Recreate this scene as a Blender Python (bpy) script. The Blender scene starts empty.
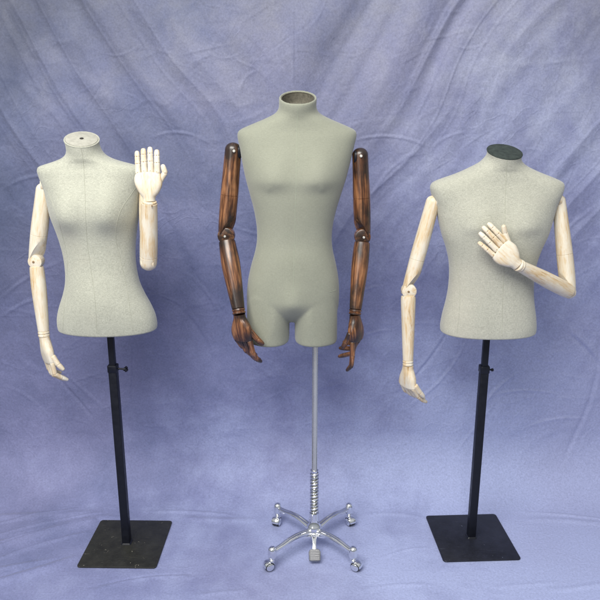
import bpy, bmesh, math, random
import numpy as np
from mathutils import Vector, Matrix
random.seed(7)
S = bpy.context.scene
COL = S.collection
PI = math.pi
# ------------------------------------------------------------------ camera
H = 1.65; F = 660.0; PITCH = math.radians(15.26)
cam = bpy.data.cameras.new('camera'); cam.sensor_width = 36; cam.lens = F/600*36
cam.clip_end = 200; cam.clip_start = .05
camo = bpy.data.objects.new('camera', cam); COL.objects.link(camo)
camo.location = (0, 0, H); camo.rotation_euler = (PI/2-PITCH, 0, 0)
S.camera = camo
def at(px, py, Y):
    """world point at depth Y seen at picture position px, py (600 px picture)"""
    a = PITCH + math.atan((py-300)/F)
    z = H - Y*math.tan(a)
    Z = (H-z)*math.sin(PITCH) + Y*math.cos(PITCH)
    return Vector(((px-300)*Z/F, Y, z))
def scale_at(py, Y):
    return (at(301, py, Y)-at(300, py, Y)).x
# ------------------------------------------------------------------ materials
def mat(name):
    m = bpy.data.materials.new(name); m.use_nodes = True
    nt = m.node_tree; b = nt.nodes['Principled BSDF']
    return m, nt, b
def N(nt, t, **kw):
    n = nt.nodes.new(t)
    for k, v in kw.items():
        if k.startswith('i_'):
            key = k[2:].replace('_', ' ')
            n.inputs[key].default_value = v
        else: setattr(n, k, v)
    return n
def ramp(nt, stops):
    r = nt.nodes.new('ShaderNodeValToRGB'); e = r.color_ramp.elements
    while len(e) < len(stops): e.new(.5)
    for el, (p, c) in zip(e, stops):
        el.position = p; el.color = (*c, 1) if len(c) == 3 else c
    return r
def mixc(nt, a, b, f, mode='MIX'):
    m = nt.nodes.new('ShaderNodeMix'); m.data_type = 'RGBA'; m.blend_type = mode
    for inp, v in ((m.inputs[0], f), (m.inputs[6], a), (m.inputs[7], b)):
        if hasattr(v, 'links') or hasattr(v, 'is_linked'): nt.links.new(v, inp)
        else: inp.default_value = v if not isinstance(v, tuple) else ((*v, 1) if len(v) == 3 else v)
    return m.outputs[2]
def objcoord(nt, scale=(1, 1, 1), rnd=True):
    tc = N(nt, 'ShaderNodeTexCoord'); mp = N(nt, 'ShaderNodeMapping'); mp.inputs['Scale'].default_value = scale
    nt.links.new(tc.outputs['Object'], mp.inputs['Vector'])
    if rnd:
        oi = N(nt, 'ShaderNodeObjectInfo'); ml = N(nt, 'ShaderNodeMath', operation='MULTIPLY'); ml.inputs[1].default_value = 37.0
        nt.links.new(oi.outputs['Random'], ml.inputs[0])
        nt.links.new(ml.outputs[0], mp.inputs['Location'])
    return mp.outputs['Vector']
def noise(nt, vec, sc, det=4, rough=.55, dist=0):
    n = N(nt, 'ShaderNodeTexNoise'); n.inputs['Scale'].default_value = sc; n.inputs['Detail'].default_value = det
    n.inputs['Roughness'].default_value = rough; n.inputs['Distortion'].default_value = dist
    nt.links.new(vec, n.inputs['Vector']); return n.outputs['Fac']
def bump(nt, h, b, st, dist):
    n = N(nt, 'ShaderNodeBump'); n.inputs['Strength'].default_value = st; n.inputs['Distance'].default_value = dist
    nt.links.new(h, n.inputs['Height'])
    if b is not None:
        if hasattr(b, 'inputs'): nt.links.new(n.outputs['Normal'], b.inputs['Normal'])
    return n

def linen(name, base, dark, mottle, weave=1.0):
    m, nt, b = mat(name); L = nt.links.new
    v = objcoord(nt)
    big = noise(nt, v, 5, 4, .6)
    c1 = ramp(nt, [(.3, dark), (.7, base)]); L(big, c1.inputs[0])
    # threads: fine noise stretched across and along
    va = objcoord(nt, (900, 900, 120)); vb = objcoord(nt, (120, 120, 900))
    na = noise(nt, va, 1, 2); nb = noise(nt, vb, 1, 2)
    ad = N(nt, 'ShaderNodeMath', operation='ADD'); L(na, ad.inputs[0]); L(nb, ad.inputs[1])
    mr = N(nt, 'ShaderNodeMapRange'); mr.inputs[1].default_value = .7; mr.inputs[2].default_value = 1.3
    mr.inputs[3].default_value = 1-.27*weave; mr.inputs[4].default_value = 1+.20*weave; L(ad.outputs[0], mr.inputs[0])
    fl = noise(nt, v, 420, 3, .7)
    mr2 = N(nt, 'ShaderNodeMapRange'); mr2.inputs[1].default_value = .3; mr2.inputs[2].default_value = .7
    mr2.inputs[3].default_value = 1-.13*weave; mr2.inputs[4].default_value = 1+.10*weave; L(fl, mr2.inputs[0])
    mu = N(nt, 'ShaderNodeMath', operation='MULTIPLY'); L(mr.outputs[0], mu.inputs[0]); L(mr2.outputs[0], mu.inputs[1])
    col = N(nt, 'ShaderNodeVectorMath', operation='SCALE'); L(c1.outputs[0], col.inputs[0]); L(mu.outputs[0], col.inputs['Scale'])
    st = noise(nt, v, 2.6, 3, .6); sr = ramp(nt, [(.56, (0, 0, 0)), (.75, (1, 1, 1))]); L(st, sr.inputs[0])
    c2 = mixc(nt, col.outputs[0], mottle, sr.outputs[0])
    mm = [n for n in nt.nodes if n.bl_idname == 'ShaderNodeMix'][-1]
    sc = N(nt, 'ShaderNodeMath', operation='MULTIPLY'); sc.inputs[1].default_value = .30; L(sr.outputs[0], sc.inputs[0]); L(sc.outputs[0], mm.inputs[0])
    L(c2, b.inputs['Base Color'])
    b.inputs['Roughness'].default_value = .85; b.inputs['Sheen Weight'].default_value = .25; b.inputs['Sheen Roughness'].default_value = .5
    b.inputs['Specular IOR Level'].default_value = .25
    bump(nt, ad.outputs[0], b, .3*weave, .0010)
    return m
M_lin_f = linen('linen_grey_green', (.450, .452, .375), (.380, .384, .318), (.50, .43, .35))
M_lin_c = linen('jersey_olive_grey', (.272, .280, .222), (.245, .252, .198), (.30, .30, .25), .45)
M_lin_m = linen('linen_greige', (.455, .452, .378), (.385, .384, .320), (.48, .44, .37))

def wood_pale():
    m, nt, b = mat('whitewashed_wood'); L = nt.links.new
    v = objcoord(nt, (1, 1, .09)); n1 = noise(nt, v, 190, 5, .7, .25)
    v2 = objcoord(nt, (1, 1, .16)); n2 = noise(nt, v2, 28, 4, .6, .6)
    r = ramp(nt, [(.34, (.34, .21, .10)), (.43, (.60, .44, .25)), (.52, (.66, .56, .41)), (.68, (.74, .69, .58))])
    ad = N(nt, 'ShaderNodeMath', operation='MULTIPLY_ADD'); ad.inputs[1].default_value = .55
    m5 = N(nt, 'ShaderNodeMath', operation='MULTIPLY'); m5.inputs[1].default_value = .5; L(n2, m5.inputs[0])
    L(n1, ad.inputs[0]); L(m5.outputs[0], ad.inputs[2]); L(ad.outputs[0], r.inputs[0])
    # patches where the white wash stays
    n3 = noise(nt, objcoord(nt, (1, 1, .35)), 22, 4, .7)
    wr = ramp(nt, [(.48, (0, 0, 0)), (.58, (1, 1, 1))]); L(n3, wr.inputs[0])
    f = N(nt, 'ShaderNodeMath', operation='MULTIPLY'); f.inputs[1].default_value = .6; L(wr.outputs[0], f.inputs[0])
    L(mixc(nt, r.outputs[0], (.73, .69, .59), f.outputs[0]), b.inputs['Base Color'])
    b.inputs['Roughness'].default_value = .5; b.inputs['Specular IOR Level'].default_value = .35
    bump(nt, n1, b, .35, .0012); return m
def wood_dark():
    m, nt, b = mat('scorched_pine'); L = nt.links.new
    v = objcoord(nt, (1, 1, .10)); nz = noise(nt, v, 13, 3, .5, .7)
    sn = N(nt, 'ShaderNodeMath', operation='MULTIPLY'); sn.inputs[1].default_value = 60; L(nz, sn.inputs[0])
    si = N(nt, 'ShaderNodeMath', operation='SINE'); L(sn.outputs[0], si.inputs[0])
    fine = noise(nt, objcoord(nt, (1, 1, .06)), 170, 5, .6)
    a = N(nt, 'ShaderNodeMath', operation='MULTIPLY_ADD'); a.inputs[1].default_value = .10; L(si.outputs[0], a.inputs[0]); L(fine, a.inputs[2])
    r = ramp(nt, [(.27, (.035, .014, .007)), (.42, (.105, .040, .017)), (.56, (.215, .092, .038)), (.78, (.37, .18, .082))]); L(a.outputs[0], r.inputs[0])
    # the ends of every piece are scorched black, in an uneven line
    tc = N(nt, 'ShaderNodeTexCoord'); sp = N(nt, 'ShaderNodeSeparateXYZ'); L(tc.outputs['Generated'], sp.inputs[0])
    d1 = N(nt, 'ShaderNodeMath', operation='SUBTRACT'); d1.inputs[1].default_value = .5; L(sp.outputs[2], d1.inputs[0])
    d2 = N(nt, 'ShaderNodeMath', operation='ABSOLUTE'); L(d1.outputs[0], d2.inputs[0])
    burn = noise(nt, objcoord(nt, (1, 1, .5)), 17, 4, .6)
    s1 = N(nt, 'ShaderNodeMath', operation='MULTIPLY_ADD'); s1.inputs[1].default_value = .62; L(d2.outputs[0], s1.inputs[0]); L(burn, s1.inputs[2])
    br = ramp(nt, [(.58, (0, 0, 0)), (.80, (1, 1, 1))]); L(s1.outputs[0], br.inputs[0])
    bf = N(nt, 'ShaderNodeMath', operation='MULTIPLY'); bf.inputs[1].default_value = .94; L(br.outputs[0], bf.inputs[0])
    L(mixc(nt, r.outputs[0], (.016, .010, .008), bf.outputs[0]), b.inputs['Base Color'])
    b.inputs['Roughness'].default_value = .33; b.inputs['Coat Weight'].default_value = .3; b.inputs['Coat Roughness'].default_value = .22
    bump(nt, a.outputs[0], b, .25, .0012); return m
M_pale = wood_pale(); M_dark = wood_dark()

def plain(name, col, rough, metal=0, spec=.5, bsc=None, bst=.2, var=.15):
    m, nt, b = mat(name); L = nt.links.new
    v = objcoord(nt); n = noise(nt, v, bsc or 40, 5, .6)
    mr = N(nt, 'ShaderNodeMapRange'); mr.inputs[1].default_value = .3; mr.inputs[2].default_value = .7
    mr.inputs[3].default_value = 1-var; mr.inputs[4].default_value = 1+var; L(n, mr.inputs[0])
    sc = N(nt, 'ShaderNodeVectorMath', operation='SCALE'); sc.inputs[0].default_value = col; L(mr.outputs[0], sc.inputs['Scale'])
    L(sc.outputs[0], b.inputs['Base Color'])
    mr2 = N(nt, 'ShaderNodeMapRange'); mr2.inputs[1].default_value = .3; mr2.inputs[2].default_value = .7
    mr2.inputs[3].default_value = max(0, rough*.75); mr2.inputs[4].default_value = min(1, rough*1.3); L(n, mr2.inputs[0]); L(mr2.outputs[0], b.inputs['Roughness'])
    b.inputs['Metallic'].default_value = metal; b.inputs['Specular IOR Level'].default_value = spec
    bump(nt, n, b, bst, .001); return m
M_chrome = plain('polished_chrome', (.82, .83, .84), .10, 1, bst=.05, var=.05)
M_steel = plain('satin_steel', (.66, .65, .56), .24, .92, bsc=90, bst=.03, var=.06)
M_black = plain('black_enamel', (.006, .007, .012), .38, 0, .28, bst=.1)
M_rubber = plain('black_rubber', (.02, .02, .02), .6)
M_hole = plain('dark_recess', (.02, .018, .015), .9)
M_card = plain('grey_cardboard', (.12, .11, .085), .9, bsc=120, var=.35)
M_capdark = plain('slate_green_cap', (.035, .045, .041), .75, 0, .25, bsc=60, var=.35)
M_capcream = plain('cream_neck_cap', (.37, .36, .31), .85, 0, .2, bsc=60)
M_pin = plain('pin_metal', (.78, .76, .70), .35, .6)
M_brass = plain('brown_pin', (.22, .14, .07), .6)
M_seam = plain('seam_thread', (.36, .365, .295), .9)
M_seamc = plain('seam_thread_olive', (.33, .36, .28), .9)
def plate_mat(name, base, chip, th=.69):
    m, nt, b = mat(name); L = nt.links.new
    v = objcoord(nt, (1, 1, 1), False)
    n = noise(nt, v, 14, 6, .7); r = ramp(nt, [(.35, tuple(c*.7 for c in base)), (.65, tuple(c*1.5 for c in base))]); L(n, r.inputs[0])
    sc = noise(nt, v, 42, 3, .75, .9); cr = ramp(nt, [(th, (0, 0, 0)), (th+.012, (1, 1, 1))]); L(sc, cr.inputs[0])
    scr = noise(nt, objcoord(nt, (1, 14, 1), False), 22, 3, .7, 1.5); rr = ramp(nt, [(.62, (0, 0, 0)), (.74, (.22, .22, .22))]); L(scr, rr.inputs[0])
    mx = N(nt, 'ShaderNodeMath', operation='MAXIMUM'); L(cr.outputs[0], mx.inputs[0]); L(rr.outputs[0], mx.inputs[1])
    L(mixc(nt, r.outputs[0], chip, mx.outputs[0]), b.inputs['Base Color'])
    b.inputs['Roughness'].default_value = .5; b.inputs['Specular IOR Level'].default_value = .35
    bump(nt, n, b, .3, .002); return m
M_plate_l = plate_mat('worn_black_plate', (.017, .017, .014), (.32, .30, .24))
M_plate_r = plate_mat('black_plate', (.010, .011, .018), (.2, .22, .28), .72)

def muslin():
    m, nt, b = mat('mottled_muslin'); L = nt.links.new
    tc = N(nt, 'ShaderNodeTexCoord'); o = tc.outputs['Object']
    sep = N(nt, 'ShaderNodeSeparateXYZ'); L(o, sep.inputs[0])
    n1 = noise(nt, o, 1.3, 5, .6, .4); n2 = noise(nt, o, 7, 6, .65, .3)
    a = N(nt, 'ShaderNodeMath', operation='MULTIPLY_ADD'); a.inputs[1].default_value = .22; L(n2, a.inputs[0])
    h1 = N(nt, 'ShaderNodeMath', operation='MULTIPLY'); h1.inputs[1].default_value = .52; L(n1, h1.inputs[0]); h2 = N(nt, 'ShaderNodeMath', operation='ADD'); h2.inputs[1].default_value = .13; L(h1.outputs[0], h2.inputs[0]); h1 = h2; L(h1.outputs[0], a.inputs[2])
    # uneven dye with light painted in: darker blue to the left, paler violet right
    wx = N(nt, 'ShaderNodeMath', operation='MULTIPLY_ADD'); wx.inputs[1].default_value = .15; wx.inputs[2].default_value = .0; L(sep.outputs[0], wx.inputs[0])
    cl = N(nt, 'ShaderNodeClamp'); cl.inputs[1].default_value = -.19; cl.inputs[2].default_value = .11; L(wx.outputs[0], cl.inputs[0])
    s = N(nt, 'ShaderNodeMath', operation='ADD'); L(a.outputs[0], s.inputs[0]); L(cl.outputs[0], s.inputs[1])
    wz = N(nt, 'ShaderNodeMath', operation='MULTIPLY_ADD'); wz.inputs[1].default_value = -.55; wz.inputs[2].default_value = .50; L(sep.outputs[2], wz.inputs[0])  # lower cloth paler: brightness of the lit sweep put into the colour
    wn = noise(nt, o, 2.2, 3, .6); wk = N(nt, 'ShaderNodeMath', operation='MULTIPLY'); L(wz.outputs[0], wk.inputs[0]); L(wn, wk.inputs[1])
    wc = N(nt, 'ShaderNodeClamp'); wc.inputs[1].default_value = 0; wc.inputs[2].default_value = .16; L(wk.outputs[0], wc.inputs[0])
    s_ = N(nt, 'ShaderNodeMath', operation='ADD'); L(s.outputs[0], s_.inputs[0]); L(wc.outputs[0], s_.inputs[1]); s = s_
    r = ramp(nt, [(.28, (.066, .082, .158)), (.42, (.108, .130, .252)), (.56, (.190, .208, .370)), (.74, (.34, .38, .59))]); L(s.outputs[0], r.inputs[0])
    vio = noise(nt, o, .9, 3, .5); vr = ramp(nt, [(.45, (0, 0, 0)), (.65, (1, 1, 1))]); L(vio, vr.inputs[0])
    vf = N(nt, 'ShaderNodeMath', operation='MULTIPLY'); vf.inputs[1].default_value = .35; L(vr.outputs[0], vf.inputs[0])
    c = mixc(nt, r.outputs[0], (.215, .205, .330), vf.outputs[0])
    # greyer and darker toward the top of the cloth
    gz = N(nt, 'ShaderNodeMapRange'); gz.inputs[1].default_value = .9; gz.inputs[2].default_value = 2.1; gz.inputs[3].default_value = 0; gz.inputs[4].default_value = .85; L(sep.outputs[2], gz.inputs[0])
    gn = N(nt, 'ShaderNodeMath', operation='MULTIPLY'); L(gz.outputs[0], gn.inputs[0]); gs = N(nt, 'ShaderNodeMath', operation='MULTIPLY'); gs.inputs[1].default_value = 1.5; L(n2, gs.inputs[0]); L(gs.outputs[0], gn.inputs[1])
    hs = N(nt, 'ShaderNodeHueSaturation'); hs.inputs['Saturation'].default_value = .45; hs.inputs['Value'].default_value = .74; L(gn.outputs[0], hs.inputs['Fac']); L(c, hs.inputs['Color']); c = hs.outputs[0]
    # woven speckle
    sp = noise(nt, o, 130, 4, .75); mr = N(nt, 'ShaderNodeMapRange'); mr.inputs[1].default_value = .3; mr.inputs[2].default_value = .7
    mr.inputs[3].default_value = .84; mr.inputs[4].default_value = 1.18; L(sp, mr.inputs[0])
    sc = N(nt, 'ShaderNodeVectorMath', operation='SCALE'); L(c, sc.inputs[0]); L(mr.outputs[0], sc.inputs['Scale'])
    L(sc.outputs[0], b.inputs['Base Color'])
    b.inputs['Roughness'].default_value = .72; b.inputs['Specular IOR Level'].default_value = .3
    b.inputs['Sheen Weight'].default_value = .15
    cr = noise(nt, o, 17, 5, .62, 1.2)
    cr2 = noise(nt, o, 60, 4, .6, .6)
    ad = N(nt, 'ShaderNodeMath', operation='MULTIPLY_ADD'); ad.inputs[1].default_value = .22; L(cr2, ad.inputs[0]); L(cr, ad.inputs[2])
    rdn = noise(nt, o, 6.5, 2, .5, 1.1); q1 = N(nt, 'ShaderNodeMath', operation='SUBTRACT'); q1.inputs[1].default_value = .5; L(rdn, q1.inputs[0])
    q2 = N(nt, 'ShaderNodeMath', operation='ABSOLUTE'); L(q1.outputs[0], q2.inputs[0])
    q3 = N(nt, 'ShaderNodeMapRange'); q3.inputs[1].default_value = 0; q3.inputs[2].default_value = .035; q3.inputs[3].default_value = .42; q3.inputs[4].default_value = 0; L(q2.outputs[0], q3.inputs[0])
    pm = noise(nt, o, 2.6, 2, .5); pr = N(nt, 'ShaderNodeMapRange'); pr.inputs[1].default_value = .46; pr.inputs[2].default_value = .66; pr.inputs[3].default_value = .06; pr.inputs[4].default_value = .75; L(pm, pr.inputs[0])
    q4 = N(nt, 'ShaderNodeMath', operation='MULTIPLY_ADD'); L(q3.outputs[0], q4.inputs[0]); L(pr.outputs[0], q4.inputs[1]); L(ad.outputs[0], q4.inputs[2]); ad = q4
    ad2 = N(nt, 'ShaderNodeMath', operation='MULTIPLY_ADD'); ad2.inputs[1].default_value = .06; L(sp, ad2.inputs[0]); L(ad.outputs[0], ad2.inputs[2])
    bump(nt, ad2.outputs[0], b, .45, .006)
    return m
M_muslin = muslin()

# ------------------------------------------------------------------ object helpers
WM = {}
def link(name, bm_or_me, m, parent=None, W=None, smooth=True, label=None):
    if isinstance(bm_or_me, bmesh.types.BMesh):
        bmesh.ops.recalc_face_normals(bm_or_me, faces=bm_or_me.faces)
        me = bpy.data.meshes.new(name); bm_or_me.to_mesh(me); bm_or_me.free()
    else: me = bm_or_me
    for x in (m if isinstance(m, (list, tuple)) else [m]): me.materials.append(x)
    if smooth:
        me.polygons.foreach_set('use_smooth', [True]*len(me.polygons))
        try: me.set_sharp_from_angle(angle=math.radians(42))
        except Exception: pass
    o = bpy.data.objects.new(name, me); COL.objects.link(o)
    place(o, parent, W or Matrix.Identity(4))
    if label: o['label'] = label
    return o
def place(o, parent, W):
    WM[o.name] = W
    if parent is not None:
        o.parent = parent; o.matrix_basis = WM[parent.name].inverted() @ W
    else: o.matrix_basis = W
def thing(name, loc, label, cat, group=None):
    o = bpy.data.objects.new(name, None); COL.objects.link(o); o.empty_display_size = .1
    place(o, None, Matrix.Translation(loc)); o['label'] = label; o['category'] = cat
    if group: o['group'] = group
    return o
def frame(P, z, x):
    z = Vector(z).normalized(); x = Vector(x); x = (x - z*x.dot(z)).normalized(); y = z.cross(x)
    R = Matrix((x, y, z)).transposed().to_4x4(); return Matrix.Translation(P) @ R
def rings(bm, rs, cap0=True, cap1=True, closed=True, mi=0):
    vs = [[bm.verts.new(p) for p in r] for r in rs]
    n = len(rs[0])
    for a, b in zip(vs, vs[1:]):
        for i in range(n):
            f = bm.faces.new((a[i], a[(i+1) % n], b[(i+1) % n], b[i])); f.material_index = mi
    if cap0: bm.faces.new(vs[0][::-1]).material_index = mi
    if cap1: bm.faces.new(vs[-1]).material_index = mi
    return vs
def sect(cx, cy, z, a, b, n=2.0, k=32):
    out = []
    for i in range(k):
        t = 2*PI*i/k; c, s = math.cos(t), math.sin(t)
        out.append(Vector((cx+a*math.copysign(abs(c)**(2/n), c), cy+b*math.copysign(abs(s)**(2/n), s), z)))
    return out
def cr(pts, per=6):
    """Catmull-Rom through tuples"""
    out = []; P = [pts[0]]+list(pts)+[pts[-1]]
    for i in range(1, len(P)-2):
        for j in range(per):
            t = j/per; a, b, c, d = P[i-1], P[i], P[i+1], P[i+2]
            out.append(tuple(.5*((2*b[q])+(-a[q]+c[q])*t+(2*a[q]-5*b[q]+4*c[q]-d[q])*t*t+(-a[q]+3*b[q]-3*c[q]+d[q])*t**3) for q in range(len(b))))
    out.append(tuple(pts[-1])); return out
def loft(st, per=5, k=32, n=2.0, round0=0., round1=0.):
    """st: (z, a, b[, cx, cy]) along local z; round = length of a domed end"""
    st = [tuple(s)+(0,)*(5-len(s)) for s in st]
    sm = cr(st, per); rs = []
    def dome(s, L, sgn):
        o = []
        for j in range(1, 7):
            t = j/6*PI/2*.97; f = math.cos(t)
            o.append((s[0]+sgn*L*math.sin(t), s[1]*f, s[2]*f, s[3], s[4]))
        return o
    if round0: sm = dome(sm[0], round0, -1)[::-1]+sm
    if round1: sm = sm+dome(sm[-1], round1, 1)
    return [sect(s[3], s[4], s[0], s[1], s[2], n, k) for s in sm]
def cyl(bm, p0, p1, r0, r1=None, k=20, mi=0, bev=.15):
    r1 = r0 if r1 is None else r1; p0, p1 = Vector(p0), Vector(p1); d = p1-p0
    up = Vector((0, 0, 1)) if abs(d.normalized().z) < .9 else Vector((1, 0, 0))
    Fm = frame(p0, d, up); Ln = d.length; e = min(r0, r1, Ln)*bev
    rs = [[Fm @ Vector((r*math.cos(2*PI*i/k), r*math.sin(2*PI*i/k), z)) for i in range(k)] for z, r in ((0, r0-e), (e, r0), (Ln-e, r1), (Ln, r1-e))]
    rings(bm, rs, mi=mi)
def lathe(bm, prof, C=Vector((0, 0, 0)), k=28, M=None, mi=0, cap=True):
    rs = []
    for r, z in prof:
        ring = [Vector((r*math.cos(2*PI*i/k), r*math.sin(2*PI*i/k), z)) for i in range(k)]
        rs.append([(M @ p) if M else p+C for p in ring])
    rings(bm, rs, cap, cap, mi=mi)
def tube(bm, pts, r, k=8, mi=0):
    rs = []; pts = [Vector(p) for p in pts]; x = None
    for i, p in enumerate(pts):
        d = (pts[min(i+1, len(pts)-1)]-pts[max(i-1, 0)]).normalized()
        if x is None: x = Vector((1, 0, 0)) if abs(d.x) < .8 else Vector((0, 1, 0))
        x = (x-d*x.dot(d)).normalized(); y = d.cross(x)
        rr = r[i] if isinstance(r, (list, tuple)) else r
        rs.append([p+rr*(x*math.cos(2*PI*j/k)+y*math.sin(2*PI*j/k)) for j in range(k)])
    rings(bm, rs, mi=mi)
def rbox(bm, cx, cy, cz, sx, sy, sz, bev, seg=2, M=None):
    r = bmesh.ops.create_cube(bm, size=1)
    vs = r['verts']
    for v in vs: v.co = Vector((v.co.x*sx+cx, v.co.y*sy+cy, v.co.z*sz+cz))
    es = list({e for v in vs for e in v.link_edges})
    if bev:
        g = bmesh.ops.bevel(bm, geom=es, offset=bev, segments=seg, affect='EDGES', profile=.5)
    if M:
        for v in {v for v in bm.verts if v.is_valid and not v.tag}: v.co = M @ v.co
    for v in bm.verts: v.tag = True
T = Matrix.Translation

# ------------------------------------------------------------------ torsos
def torso_rings(rows, D, cxf, tilt, bumps, ztop_fade, k=112, per=7, sidetilt=0):
    """rows: (picture y, half width px, front, back, n, cy)"""
    conv = []
    for (py, hp, fr, bk, n, cy) in rows:
        p = at(300, py, D); conv.append((p.z, hp*scale_at(py, D), fr, bk, n, cy))
    sm = cr(conv, per); z0 = sm[0][0]; rs = []
    for (z, hw, fr, bk, n, cy) in sm:
        cx = cxf(z); f = max(0, 1-(z0-z)/ztop_fade); f = f*f*(3-2*f); ring = []
        for i in range(k):
            t = 2*PI*i/k; c, s = math.cos(t), math.sin(t)
            x = hw*math.copysign(abs(c)**(2/n), c)
            y = (bk if s > 0 else fr)*math.copysign(abs(s)**(2/n), s)
            zz = z + f*tilt*y + f*sidetilt*x
            wf = max(0, -s)**.6
            for (bx, bz, A, sx, su, sd) in bumps:
                dz = zz-bz; sg = su if dz > 0 else sd
                y -= wf*A*math.exp(-((x-bx)/sx)**2-(dz/sg)**2)
            ring.append(Vector((cx+x, D+cy+y, zz)))
        rs.append(ring)
    return rs
def finish_bottom(rs, inset=.012):
    """turn the lower edge in with a small radius"""
    last = rs[-1]; c = sum(last, Vector())/len(last)
    for q in (.35, .75, 1.0):
        z = -inset*.5*math.sin(q*PI/2); rs.append([Vector((c.x+(p.x-c.x)*(1-.05*(1-math.cos(q*PI/2))), c.y+(p.y-c.y)*(1-.05*(1-math.cos(q*PI/2))), p.z+z)) for p in last])
    return rs
def ray_front(bvh, x, z):
    r = bvh.ray_cast(Vector((x, 0, z)), Vector((0, 1, 0))); return r[0], r[1]
from mathutils.bvhtree import BVHTree
def seam(tor, bm_copy, D, pts, parent, m, r=.0009):
    """pts: picture positions on the cloth; the seam is laid on the surface there"""
    sm = cr(pts, 10); out = []
    for (px, py) in sm:
        d = (at(px, py, D)-camo.location).normalized()
        h = bm_copy.ray_cast(Vector(camo.location), d)
        if h[0] is not None: out.append(h[0]+h[1]*.0001)
    if len(out) < 3: return
    bm = bmesh.new(); tube(bm, out, r, 6); link('seam', bm, m, parent)

# ---------- arms
def limb(name, P0, P1, side, st, m, parent, n=2.0, r0=0, r1=0, cuts=(), grooves=(), k=36, per=6):
    """straight wooden piece from P0 to P1; st: (t, a, b) with a along side"""
    P0, P1 = Vector(P0), Vector(P1); L_ = (P1-P0).length; W = frame(P0, P1-P0, side)
    st2 = [(s[0]*L_,)+tuple(s[1:]) for s in st]
    sm = cr([tuple(s)+(0,)*(5-len(s)) for s in st2], per)
    # grooves: a fine turned line
    ext = []
    for s in sm: ext.append(s)
    for g in grooves:
        zg = g*L_
        import bisect as _b
        zs = [e[0] for e in ext]; j = min(max(_b.bisect(zs, zg), 1), len(ext)-1)
        a, b = ext[j-1], ext[j]; t = (zg-a[0])/max(1e-9, b[0]-a[0]); c = tuple(a[q]+(b[q]-a[q])*t for q in range(5))
        new = [(zg-.0012,)+c[1:], (zg-.0004, c[1]-.0014, c[2]-.0014, c[3], c[4]), (zg+.0004, c[1]-.0014, c[2]-.0014, c[3], c[4]), (zg+.0012,)+c[1:]]
        ext = [e for e in ext if abs(e[0]-zg) > .0016]; ext += new; ext.sort(key=lambda e: e[0])
    def dome(s, Ld, sg):
        o = []
        for j in range(1, 8):
            t = j/7*PI/2*.97; f = math.cos(t); o.append((s[0]+sg*Ld*math.sin(t), s[1]*f, s[2]*f, s[3], s[4]))
        return o
    def bevel(s, sg):
        return [(s[0]+sg*.0012, s[1]-.0015, s[2]-.0015, s[3], s[4])]
    ext = (dome(ext[0], r0, -1)[::-1] if r0 else bevel(ext[0], -1))+ext+(dome(ext[-1], r1, 1) if r1 else bevel(ext[-1], 1))
    bm = bmesh.new(); rings(bm, [sect(s[3], s[4], s[0], s[1], s[2], n, k) for s in ext])
    for (co, no) in cuts:
        bm.verts.ensure_lookup_table()
        Wi = W.inverted(); c = Wi @ Vector(co); nn = Wi.to_3x3() @ Vector(no)
        g = bmesh.ops.bisect_plane(bm, geom=bm.verts[:]+bm.edges[:]+bm.faces[:], plane_co=c, plane_no=nn, clear_outer=True)
        ed = [e for e in g['geom_cut'] if isinstance(e, bmesh.types.BMEdge)]
        if ed:
            try: bmesh.ops.contextual_create(bm, geom=ed)
            except Exception: pass
    return link(name, bm, m, parent, W)
def disc_pin(name, P, d, r, ln, m, parent):
    bm = bmesh.new(); cyl(bm, (0, 0, 0), (0, 0, ln), r, bev=.3)
    d = Vector(d); return link(name, bm, m, parent, frame(Vector(P)-d.normalized()*ln*.5, d, (0, 0, 1) if abs(d.normalized().z) < .9 else (1, 0, 0)))

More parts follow.
